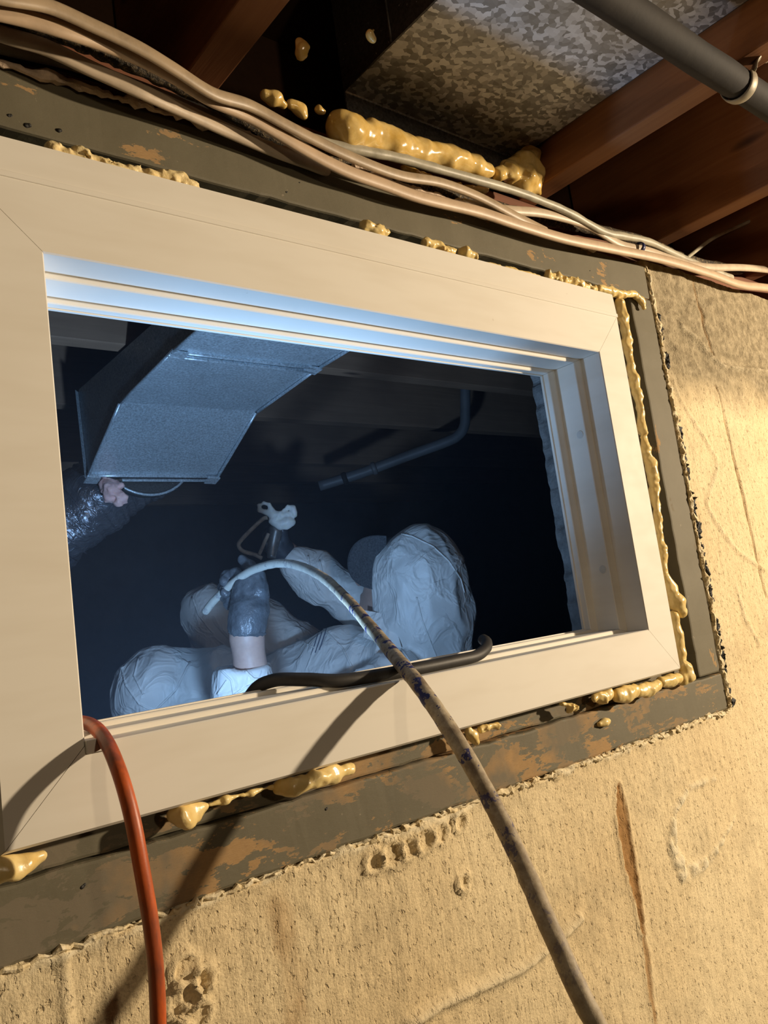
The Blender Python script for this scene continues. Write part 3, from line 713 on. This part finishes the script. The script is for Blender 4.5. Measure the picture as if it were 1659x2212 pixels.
foam([(790, 492, 14), (812, 500, 14), (828, 506, 12)], 'ribbed foam plug with a streak on the header above it', amp=.004, fr=130)
foam([(920, 527, 11), (950, 536, 11), (975, 545, 10)], 'pale foam plug second of the trio above the frame', amp=.004, fr=130)
foam([(1002, 545, 14), (1022, 555, 12)], 'round pale foam plug third of the trio above the frame', amp=.003, fr=110)
foam([(1050, 572, 6), (1110, 586, 6), (1165, 599, 5)], 'thin foam line above the frame before the right corner', amp=.002)
foam([(1185, 596, 9), (1215, 605, 9), (1250, 616, 9), (1280, 626, 8)], 'toothed foam bead above the frame near the right corner', amp=.005, fr=140)
foam([(1292, 622, 9), (1320, 632, 10), (1345, 636, 9), (1372, 636, 5), (1387, 650, 6), (1392, 665, 4)], 'foam strand crossing the top right board corner', Y=.022, amp=.003)
foam([(1340, 655, 10), (1346, 690, 12), (1354, 740, 9), (1362, 790, 8), (1370, 825, 10), (1376, 850, 10), (1382, 880, 8), (1388, 930, 8), (1395, 975, 10), (1406, 1010, 13), (1413, 1060, 9), (1421, 1120, 8), (1428, 1180, 8), (1436, 1240, 8)], 'long thin foam bead down the right side of the frame', amp=.003, fr=90)
foam([(1437, 1245, 9), (1448, 1270, 14), (1460, 1300, 17), (1470, 1322, 14)], 'wide foam flap bulging beside the lower right jamb', amp=.002)
foam([(1455, 1330, 11), (1463, 1370, 11), (1470, 1410, 10), (1474, 1440, 9)], 'smooth foam strip below the flap at the lower right jamb', amp=.002, Y=.024)
foam([(1478, 1440, 14), (1484, 1458, 14), (1475, 1468, 12)], 'foam lump at the lower right corner of the frame', Y=.018, amp=.004)
foam([(1428, 1474, 12), (1448, 1470, 13), (1465, 1465, 10)], 'foam knob next to the lower right corner lump', Y=.014)
foam([(1375, 1494, 12), (1400, 1489, 15), (1418, 1482, 12)], 'plump foam knob below the frame, near the right corner', Y=.014)
foam([(1332, 1502, 13), (1350, 1500, 17), (1368, 1492, 14)], 'largest round foam knob below the frame at right', Y=.012)
foam([(1283, 1506, 9), (1300, 1505, 14), (1314, 1496, 10)], 'ragged foam knob below the frame with a thread hanging', Y=.014, amp=.004)
foam([(1218, 1522, 6), (1235, 1528, 9), (1243, 1530, 7)], 'small split foam knob below the frame, left of the ragged one', Y=.014, amp=.004, fr=160)
foam([(1012, 1578, 8), (1020, 1590, 9), (1030, 1602, 6)], 'foam drip beside the beige hose below the frame', Y=.012, amp=.003)
foam([(1038, 1576, 6), (1050, 1572, 6), (1072, 1566, 7)], 'pair of small foam crumbs right of the beige hose', Y=.014, amp=.004, fr=140)
foam([(600, 1702, 12, .012), (630, 1700, 18, .006), (680, 1684, 17, .006), (720, 1672, 16, .008), (755, 1660, 9, .012)], 'long foam sausage under the middle of the frame', amp=.004, fr=70)
foam([(378, 1758, 13, .010), (400, 1762, 20, .008), (425, 1750, 14, .012), (440, 1742, 8, .014)], 'foam wedge under the frame right of the orange hose', amp=.004, fr=70)
foam([(450, 1738, 4), (490, 1726, 5), (540, 1712, 5), (585, 1700, 4)], 'thin foam line linking wedge and sausage under the frame', Y=.014, amp=.003)
foam([(-30, 1885, 26, .006), (20, 1872, 24, .006), (55, 1862, 18, .008), (90, 1846, 9, .012)], 'big foam lump under the frame at lower left', amp=.004, fr=60)
foam([(1294, 1565, 6, .026), (1305, 1561, 8, .026), (1312, 1557, 6, .026)], 'loose foam crumb stuck on the grey sill board', amp=.002)

# ------------------------------------------------------------------ hoses
hp = [P(443, 1322, 1.66), P(462, 1298, 1.64), P(500, 1262, 1.60), P(545, 1232, 1.55), P(600, 1217, 1.48), P(650, 1224, 1.40), P(700, 1249, 1.28), P(750, 1296, 1.14), P(800, 1354, 1.0), P(845, 1408, .89), P(880, 1450, .815), P(930, 1515, .765), P(1000, 1622, .72), P(1060, 1730, .69), P(1120, 1850, .655), P(1190, 2010, .61), P(1250, 2140, .585), P(1300, 2240, .575), P(1380, 2400, .57)]
tag(tube('spray_hose', hp, .0080, HOSE, seg=16, n=12, jit=.06, jf=120), 'dirty beige hose with blue scuffs running from the raised glove over the sill', 'hose')
op = [P(60, 1620, .80), P(130, 1565, .73), P(185, 1562, .672), P(222, 1590, .622), P(255, 1660, .59), P(284, 1760, .575), P(305, 1870, .568), P(325, 1990, .565), P(337, 2100, .563), P(342, 2230, .563), P(340, 2420, .57)]
tag(tube('air_hose', op, .0057, ORANGE, seg=16, n=12), 'orange rubber hose hanging over the sill at lower left', 'hose')
bp = [(.19, .13, -.04), (.20, .095, .006), (.212, .072, .0178), (.235, .047, .0150), (.27, .027, .0085), (.35, .021, .0068), (.42, .021, .0068), (.455, .024, .0075), (.482, .033, .013), (.50, .047, .019), (.506, .058, .0225)]
tag(tube('rubber_hose', bp, .0068, m_plain('black_rubber', (.03, .027, .024), .55, 0, .4, 40), seg=14, n=10), 'short black rubber hose lying along the window sill', 'hose')

# ------------------------------------------------------------------ the worker
LEFT = -RT; DOWN = -UP; AWAY = FW
def worker():
    # ---- body (skin): one continuous mesh
    hc = P(868, 1262, 2.0)                                   # head centre
    fwdv = LEFT*.86+AWAY*.45+UP*.25; fwdv /= np.linalg.norm(fwdv)
    upv = UP-fwdv*(UP@fwdv); upv /= np.linalg.norm(upv); sid = np.cross(fwdv, upv)
    neck = P(905, 1390, 2.0); chest = P(800, 1470, 2.06); pelv = P(590, 1590, 2.2)
    rsh = P(838, 1345, 2.2); rel = P(730, 1270, 2.2); rwr = P(618, 1196, 2.14); rh = P(592, 1170, 2.12)
    lsh = P(850, 1480, 1.85); lel = P(560, 1610, 1.60); lwr = P(533, 1372, 1.57); lh = P(540, 1290, 1.58)
    rkn = P(455, 1325, 2.3); rft = P(500, 1560, 2.5); lkn = P(338, 1488, 1.95); lft = P(330, 1760, 2.05); rhip = P(660, 1440, 2.32); lhip = P(600, 1560, 2.1)
    def fb(p):
        d = ell(p, hc, [fwdv, sid, upv], (.098, .076, .112))
        d = smin(d, cone(p, hc-upv*.07+fwdv*.045, hc-upv*.085+fwdv*.06, .045, .038), .03)      # jaw
        nb = hc+fwdv*.095
        d = smin(d, cone(p, nb+upv*.01, nb+fwdv*.022-upv*.028, .008, .013), .012)             # nose
        d = smin(d, cone(p, nb-upv*.058-sid*.018-fwdv*.004, nb-upv*.058+sid*.018-fwdv*.004, .007, .007), .008)  # lips
        for s in (-1, 1):
            d = smin(d, cone(p, nb+upv*.034+sid*s*.012-fwdv*.006, nb+upv*.030+sid*s*.045-fwdv*.02, .008, .007), .012)  # brow
            d = np.maximum(d, -cone(p, nb+upv*.014+sid*s*.032-fwdv*.001, nb+upv*.014+sid*s*.033, .012, .012))
            d = np.minimum(d, cone(p, nb+upv*.014+sid*s*.032-fwdv*.016, nb+upv*.014+sid*s*.0321-fwdv*.016, .0125, .0125))
            d = smin(d, ell(p, hc+sid*s*.078-fwdv*.005, [fwdv, sid, upv], (.022, .008, .032)), .008)
        L = [(hc-upv*.05, neck, .055, .06), (neck, chest, .08, .12), (chest, pelv, .12, .12), (neck, rsh, .06, .055), (rsh, rel, .05, .042), (rel, rwr, .042, .03), (rwr, rh, .028, .03),
             (neck, lsh, .07, .055), (lsh, lel, .05, .043), (lel, lwr, .044, .030), (lwr, lh, .030, .016), (pelv, rhip, .1, .085), (rhip, rkn, .08, .055), (rkn, rft, .055, .04), (pelv, lhip, .1, .09), (lhip, lkn, .085, .06), (lkn, lft, .06, .042)]
        for a, b, r1, r2 in L: d = smin(d, cone(p, a, b, r1, r2), .02)
        return d
    pts = np.array([hc, pelv, rkn, rft, lkn, lft, lel, lh, rh, lsh, neck])
    V, Q = snet(fb, pts.min(0)-.16, pts.max(0)+.16, .008)
    body = fastmesh('person', V, Q, SKIN)
    tag(body, 'person in white hooded coverall and grey cap reclining in the crawlspace, gripping a hose', 'person')
    # ---- coverall
    hood0 = P(906, 1248, 1.97); hood1 = P(918, 1330, 1.96); hood2 = P(925, 1450, 1.97); hood3 = P(915, 1580, 2.0)
    cuffL = P(522, 1462, 1.575); open_ = P(788, 1262, 2.09)
    def ridged(p, sc, s): return 1-np.abs(n3(p*sc, s)-.5)*2
    def fs(p):
        d = ell(p, hood0, [RT, UP, FW], (.110, .124, .118))
        def add(a, b, r1, r2, k=.03):
            nonlocal d; d = smin(d, cone(p, a, b, r1, r2), k)
        add(hood0, hood1, .094, .104, .05); add(hood1, hood2, .104, .094, .04); add(hood2, hood3, .094, .15, .05)
        d = np.maximum(d, -cone(p, open_, open_+LEFT*.06+AWAY*.02, .082, .11))        # face opening of the hood
        add(P(840, 1450, 2.05), P(745, 1440, 2.06), .085, .10); add(P(745, 1440, 2.06), P(640, 1470, 2.08), .10, .085); add(P(860, 1480, 2.0), P(600, 1590, 2.15), .13, .15, .05); add(P(600, 1590, 2.15), P(620, 1690, 2.2), .15, .15, .05)
        add(P(820, 1360, 2.17), P(760, 1292, 2.17), .062, .064); add(P(760, 1292, 2.17), P(690, 1248, 2.15), .064, .060); add(P(690, 1248, 2.15), P(645, 1218, 2.13), .060, .046)
        add(P(660, 1430, 2.30), P(560, 1365, 2.32), .095, .090); add(P(560, 1365, 2.32), rkn, .090, .076); add(rkn, rft, .076, .065)
        add(lhip, P(470, 1500, 2.03), .115, .112, .04); add(P(470, 1500, 2.03), P(345, 1492, 1.95), .112, .098); add(P(340, 1492, 1.95), lft, .097, .085)
        add(lsh, P(700, 1575, 1.72), .075, .070); add(P(700, 1575, 1.72), lel, .070, .066); add(lel, P(525, 1500, 1.58), .064, .060); add(P(525, 1500, 1.58), cuffL, .060, .056, .015)
        d = np.maximum(d, -cone(p, P(529, 1422, 1.572), P(533, 1380, 1.57), .040, .060))      # sleeve mouth
        d = np.maximum(d, -((p-P(524, 1440, 1.575))@DOWN + .0) * np.where(cone(p, P(526, 1470, 1.575), P(533, 1380, 1.57), .09, .09) < 0, 1, 0) + np.where(cone(p, P(526, 1470, 1.575), P(533, 1380, 1.57), .09, .09) < 0, 0, -1))
        q = (p-hood0)@np.stack([RT, UP*.38, FW], 1)
        w = .009*(ridged(q, 15, 1)**3-.3)+.004*(ridged(p@np.array([[1, .3, 0], [-.3, .7, .4], [0, -.4, 1]]), 17, 2)**5-.2)+.006*(n3(p*7, 5)-.5)
        return d-w
    V, Q = snet(fs, pts.min(0)-.2, pts.max(0)+.2, .0062)
    suit = fastmesh('coverall', V, Q, SUIT, body); suit['label'] = 'wrinkled white hooded coverall'
    # collar flap and printed label on the chest
    q = [P(788, 1318, 1.93), P(848, 1328, 1.90), P(868, 1400, 1.86), P(828, 1392, 1.87), P(785, 1376, 1.90)]
    e = -AWAY*.004; prism('collar_flap', q, e, SUIT, suit, .001)
    from mathutils.bvhtree import BVHTree
    bvh = BVHTree.FromPolygons([tuple(v) for v in V], [tuple(int(k) for k in q_) for q_ in Q])
    def on(px_, py_, off=.0):
        d_ = Vector(ray(px_, py_)); d_.normalize(); h_ = bvh.ray_cast(Vector(CAM), d_)
        return None if h_[0] is None else np.array(h_[0])-np.array(d_)*off
    def stitch(name, pts_, r, mat, off=.0):
        c_ = []
        for a_, b_ in zip(pts_[:-1], pts_[1:]):
            for k in range(6): c_.append((a_[0]+(b_[0]-a_[0])*k/6, a_[1]+(b_[1]-a_[1])*k/6))
        c_ = [on(x, y, off) for x, y in c_+[pts_[-1]]]; c_ = [x for x in c_ if x is not None]
        if len(c_) > 3: tube(name, np.array(c_), r, mat, suit, seg=6, raw=True)
    for a, b, l in [(672, 1415, 50), (681, 1410, 44), (690, 1404, 46)]:
        stitch('print_line', [(a, b), (a+l*.17, b-l*.5), (a+l*.33, b-l)], .0016, PRINT)
    stitch('seam', [(850, 1150), (890, 1158), (935, 1180), (970, 1212), (995, 1250), (1003, 1280)], .0022, SUIT)
    stitch('seam', [(940, 1182), (915, 1200), (892, 1222)], .0018, SUIT)
    stitch('seam', [(1003, 1215), (965, 1250), (930, 1262)], .0018, SUIT)
    stitch('seam', [(900, 1290), (912, 1340), (935, 1400), (958, 1455)], .0024, SUIT)
    stitch('seam', [(850, 1380), (880, 1420), (910, 1462)], .0022, SUIT)
    for cs in ([(475, 1446), (500, 1470), (505, 1500)], [(505, 1500), (540, 1480), (580, 1462)], [(530, 1450), (548, 1466), (582, 1470)], [(470, 1500), (490, 1470)], [(515, 1506), (550, 1496), (585, 1485)]): stitch('cuff_crease', cs, .0024, SUIT)
    for cs in ([(262, 1440), (272, 1480), (300, 1520), (340, 1540)], [(300, 1420), (290, 1460), (310, 1500)], [(330, 1540), (380, 1490), (410, 1430)], [(415, 1290), (430, 1330), (462, 1370)], [(640, 1380), (680, 1400), (660, 1450)], [(700, 1360), (740, 1400), (760, 1440)], [(690, 1210), (700, 1250), (730, 1280)], [(665, 1200), (672, 1240), (690, 1275)]): stitch('fold_crease', cs, .003, SUIT)
    # crinkled gathers of the hood rim
    rim = [P(832, 1175, 2.0), P(814, 1215, 1.99), P(808, 1262, 1.985), P(815, 1310, 1.985), P(834, 1350, 1.99)]
    tube('hood_hem', rim, .0055, SUIT, suit, seg=8, n=10, jit=.5, jf=120)
    # ---- cap: crown inside the hood, brim sticking out
    cr = ell
    cc = hc+upv*.045+fwdv*.01
    V, Q = snet(lambda p: np.maximum(ell(p, cc, [fwdv, sid, upv], (.098, .082, .070)), -((p-cc)@upv)-.012), cc-.13, cc+.13, .006)
    cap = fastmesh('cap', V, Q, CAP, body); cap['label'] = 'dark grey woollen cap'
    b0 = P(820, 1216, 1.945); ex = LEFT*.93+AWAY*.25+UP*.08; ex /= np.linalg.norm(ex); ey = UP*.97+LEFT*.05+AWAY*.15; ey = ey-ex*(ey@ex); ey /= np.linalg.norm(ey); ez = np.cross(ex, ey)
    Vb = []; n, m = 14, 20; Fb = []
    for s in (0, 1):
        for i in range(n+1):
            for j in range(m+1):
                a = -math.pi/2+math.pi*j/m; r = i/n
                x = .094*r*math.cos(a)**.75 if math.cos(a) > 1e-6 else 0; y = .066*math.sin(a)*(.35+.65*r if i else .35)
                z = .012*(y/.063)**2*-1
                Vb.append(b0+ex*(x-.012)+ey*y+ez*(z+(.0045*s)))
    st = (n+1)*(m+1)
    for s in (0, 1):
        for i in range(n):
            for j in range(m):
                a = s*st+i*(m+1)+j; Fb.append((a, a+1, a+m+2, a+m+1) if s else (a, a+m+1, a+m+2, a+1))
    for j in range(m): a = n*(m+1)+j; Fb.append((a, a+st, a+st+1, a+1))
    br = mesh('cap_brim', Vb, Fb, CAP, cap, True)
    # ---- left glove round the hose
    def fg(p):
        w0 = P(534, 1352, 1.572); k0 = P(545, 1268, 1.585)
        d = cone(p, P(534, 1352, 1.571), P(537, 1325, 1.575), .0375, .038)
        d = smin(d, ell(p, P(541, 1290, 1.585), [RT, UP, FW], (.036, .052, .024)), .012)
        def ch(ps, rs, k=.006):
            nonlocal d
            for i in range(len(ps)-1): d = smin(d, cone(p, P(*ps[i]), P(*ps[i+1]), rs[i], rs[i+1]), k)
        ch([(528, 1256, 1.59), (508, 1240, 1.615), (488, 1246, 1.625), (484, 1256, 1.605)], [.0125, .011, .0105, .009])
        ch([(520, 1272, 1.60), (500, 1262, 1.635), (482, 1268, 1.635), (486, 1280, 1.61)], [.0125, .011, .010, .009], .004)
        ch([(516, 1286, 1.60), (498, 1282, 1.635), (486, 1288, 1.63), (496, 1297, 1.605)], [.012, .0105, .010, .0085], .004)
        ch([(516, 1303, 1.595), (502, 1300, 1.62), (494, 1306, 1.61), (503, 1311, 1.595)], [.011, .0095, .009, .008], .004)
        ch([(560, 1275, 1.575), (556, 1244, 1.585), (538, 1222, 1.60), (524, 1209, 1.61)], [.016, .0135, .011, .009])
        return d-.0018*(ridged(p, 60, 3)**3)-.0012*(n3(p*45)-.5)
    c = P(535, 1285, 1.59)
    V, Q = snet(fg, c-.13, c+.13, .0026)
    g = fastmesh('glove', V, Q, GLOVE, body); g['label'] = 'dark blue rubber glove gripping the hose'
    ring('glove_cuff', P(534, 1366, 1.571), P(534, 1358, 1.571)-P(537, 1325, 1.575), .0345, .0032, GLOVE, g, 28, 6)
    # ---- right glove on the gun
    def fr(p):
        d = cone(p, P(612, 1193, 2.13), P(595, 1172, 2.12), .034, .036)
        for ps, rs in [([(598, 1158, 2.12), (582, 1146, 2.11), (578, 1158, 2.09)], [.013, .012, .010]), ([(592, 1170, 2.11), (576, 1162, 2.10), (576, 1174, 2.08)], [.013, .012, .010]), ([(592, 1184, 2.11), (578, 1178, 2.10), (580, 1188, 2.08)], [.013, .011, .009]), ([(598, 1194, 2.11), (586, 1192, 2.10), (588, 1200, 2.09)], [.012, .010, .009]), ([(612, 1165, 2.10), (610, 1145, 2.09), (600, 1132, 2.09)], [.015, .013, .010])]:
            for i in range(2): d = smin(d, cone(p, P(*ps[i]), P(*ps[i+1]), rs[i], rs[i+1]), .006)
        return d
    c = P(598, 1170, 2.11); V, Q = snet(fr, c-.1, c+.1, .0035)
    g2 = fastmesh('glove', V, Q, DGLOVE, body); g2['label'] = 'dark glove holding the spray gun'
worker()

# spray gun with foam blob on its nozzle
def gun():
    t = empty('spray_gun', tuple(P(590, 1165, 2.08)))
    tube('gun_body', [P(586, 1205, 2.07), P(590, 1175, 2.08), P(596, 1145, 2.08), P(600, 1130, 2.08)], .016, GUNM, t, seg=14, rad=[.7, 1, 1.15, .8])
    tube('trigger_guard', [P(578, 1118, 2.06), P(568, 1121, 2.06), P(545, 1142, 2.05), P(520, 1168, 2.05), P(516, 1180, 2.05), P(526, 1191, 2.05), P(550, 1198, 2.06), P(566, 1206, 2.06)], .0052, RODM, t, seg=10)
    tube('trigger', [P(580, 1152, 2.05), P(572, 1170, 2.05), P(560, 1198, 2.06)], .0046, RODM, t, seg=10)
    tube('nozzle', [P(598, 1138, 2.08), P(602, 1122, 2.09)], .011, GUNM, t, seg=12)
    tag(t, 'foam spray gun with bent guard held up by the dark glove', 'spray gun')
    fl = []
    def ch(ps):
        return [(P(a, b, t_), r*2.06/F) for a, b, r, t_ in ps]
    b = blob('foam_blob', ch([(640-4, 1112, 6, 2.06), (633, 1098, 6, 2.06), (622, 1096, 5, 2.06), (614, 1102, 4, 2.06), (622, 1112, 6, 2.06), (606, 1112, 8, 2.06), (588, 1112, 8, 2.06), (574, 1106, 6, 2.06), (561, 1102, 5, 2.06), (560, 1092, 4, 2.06), (570, 1087, 3.5, 2.06), (581, 1090, 4, 2.06), (585, 1100, 6, 2.06), (600, 1116, 9, 2.06), (592, 1125, 10, 2.06), (606, 1132, 12, 2.06), (622, 1126, 12, 2.06), (631, 1128, 7, 2.06), (618, 1138, 7, 2.06)]), WFOAM, None, .0024, .004, .002, 80)
    tag(b, 'curly blob of white foam on the spray gun tip', 'foam')
gun()

# pipes in the dark of the crawlspace
def crawl_pipes():
    t = empty('drain_pipe', tuple(P(900, 970, 2.5)))
    tube('pipe_run', [P(690, 1050, 2.5), P(780, 1022, 2.5), P(880, 985, 2.5), P(960, 956, 2.5), P(988, 942, 2.5), P(1003, 920, 2.5), P(1005, 885, 2.5), P(1005, 830, 2.5), P(1004, 770, 2.5)], .016, PVC, t, seg=16)
    d = P(820, 1008, 2.5)-P(806, 1013, 2.5)
    ring('coupling', P(808, 1012, 2.5), d, .017, .004, PVC, t, 24, 8, wide=2)
    ring('coupling', P(745, 1034, 2.5), d, .017, .004, IRON, t, 24, 8, wide=2)
    tag(t, 'grey plastic drain pipe bending upward in the dark crawlspace', 'pipe')
crawl_pipes()

# thin dust haze in the crawlspace air
def haze():
    m = bpy.data.materials.new('dust_haze'); m.use_nodes = True; t = m.node_tree
    t.nodes.remove(t.nodes['Principled BSDF'])
    v = t.nodes.new('ShaderNodeVolumeScatter'); v.inputs['Density'].default_value = .06; v.inputs['Color'].default_value = (.8, .85, 1, 1); v.inputs['Anisotropy'].default_value = .2
    t.links.new(v.outputs[0], t.nodes['Material Output'].inputs['Volume'])
    o = box('haze', (-1.19, .285, -.425), (2.99, 3.19, .655), m); tag(o, 'thin dusty haze filling the crawlspace air', 'haze', kind='stuff')
haze()
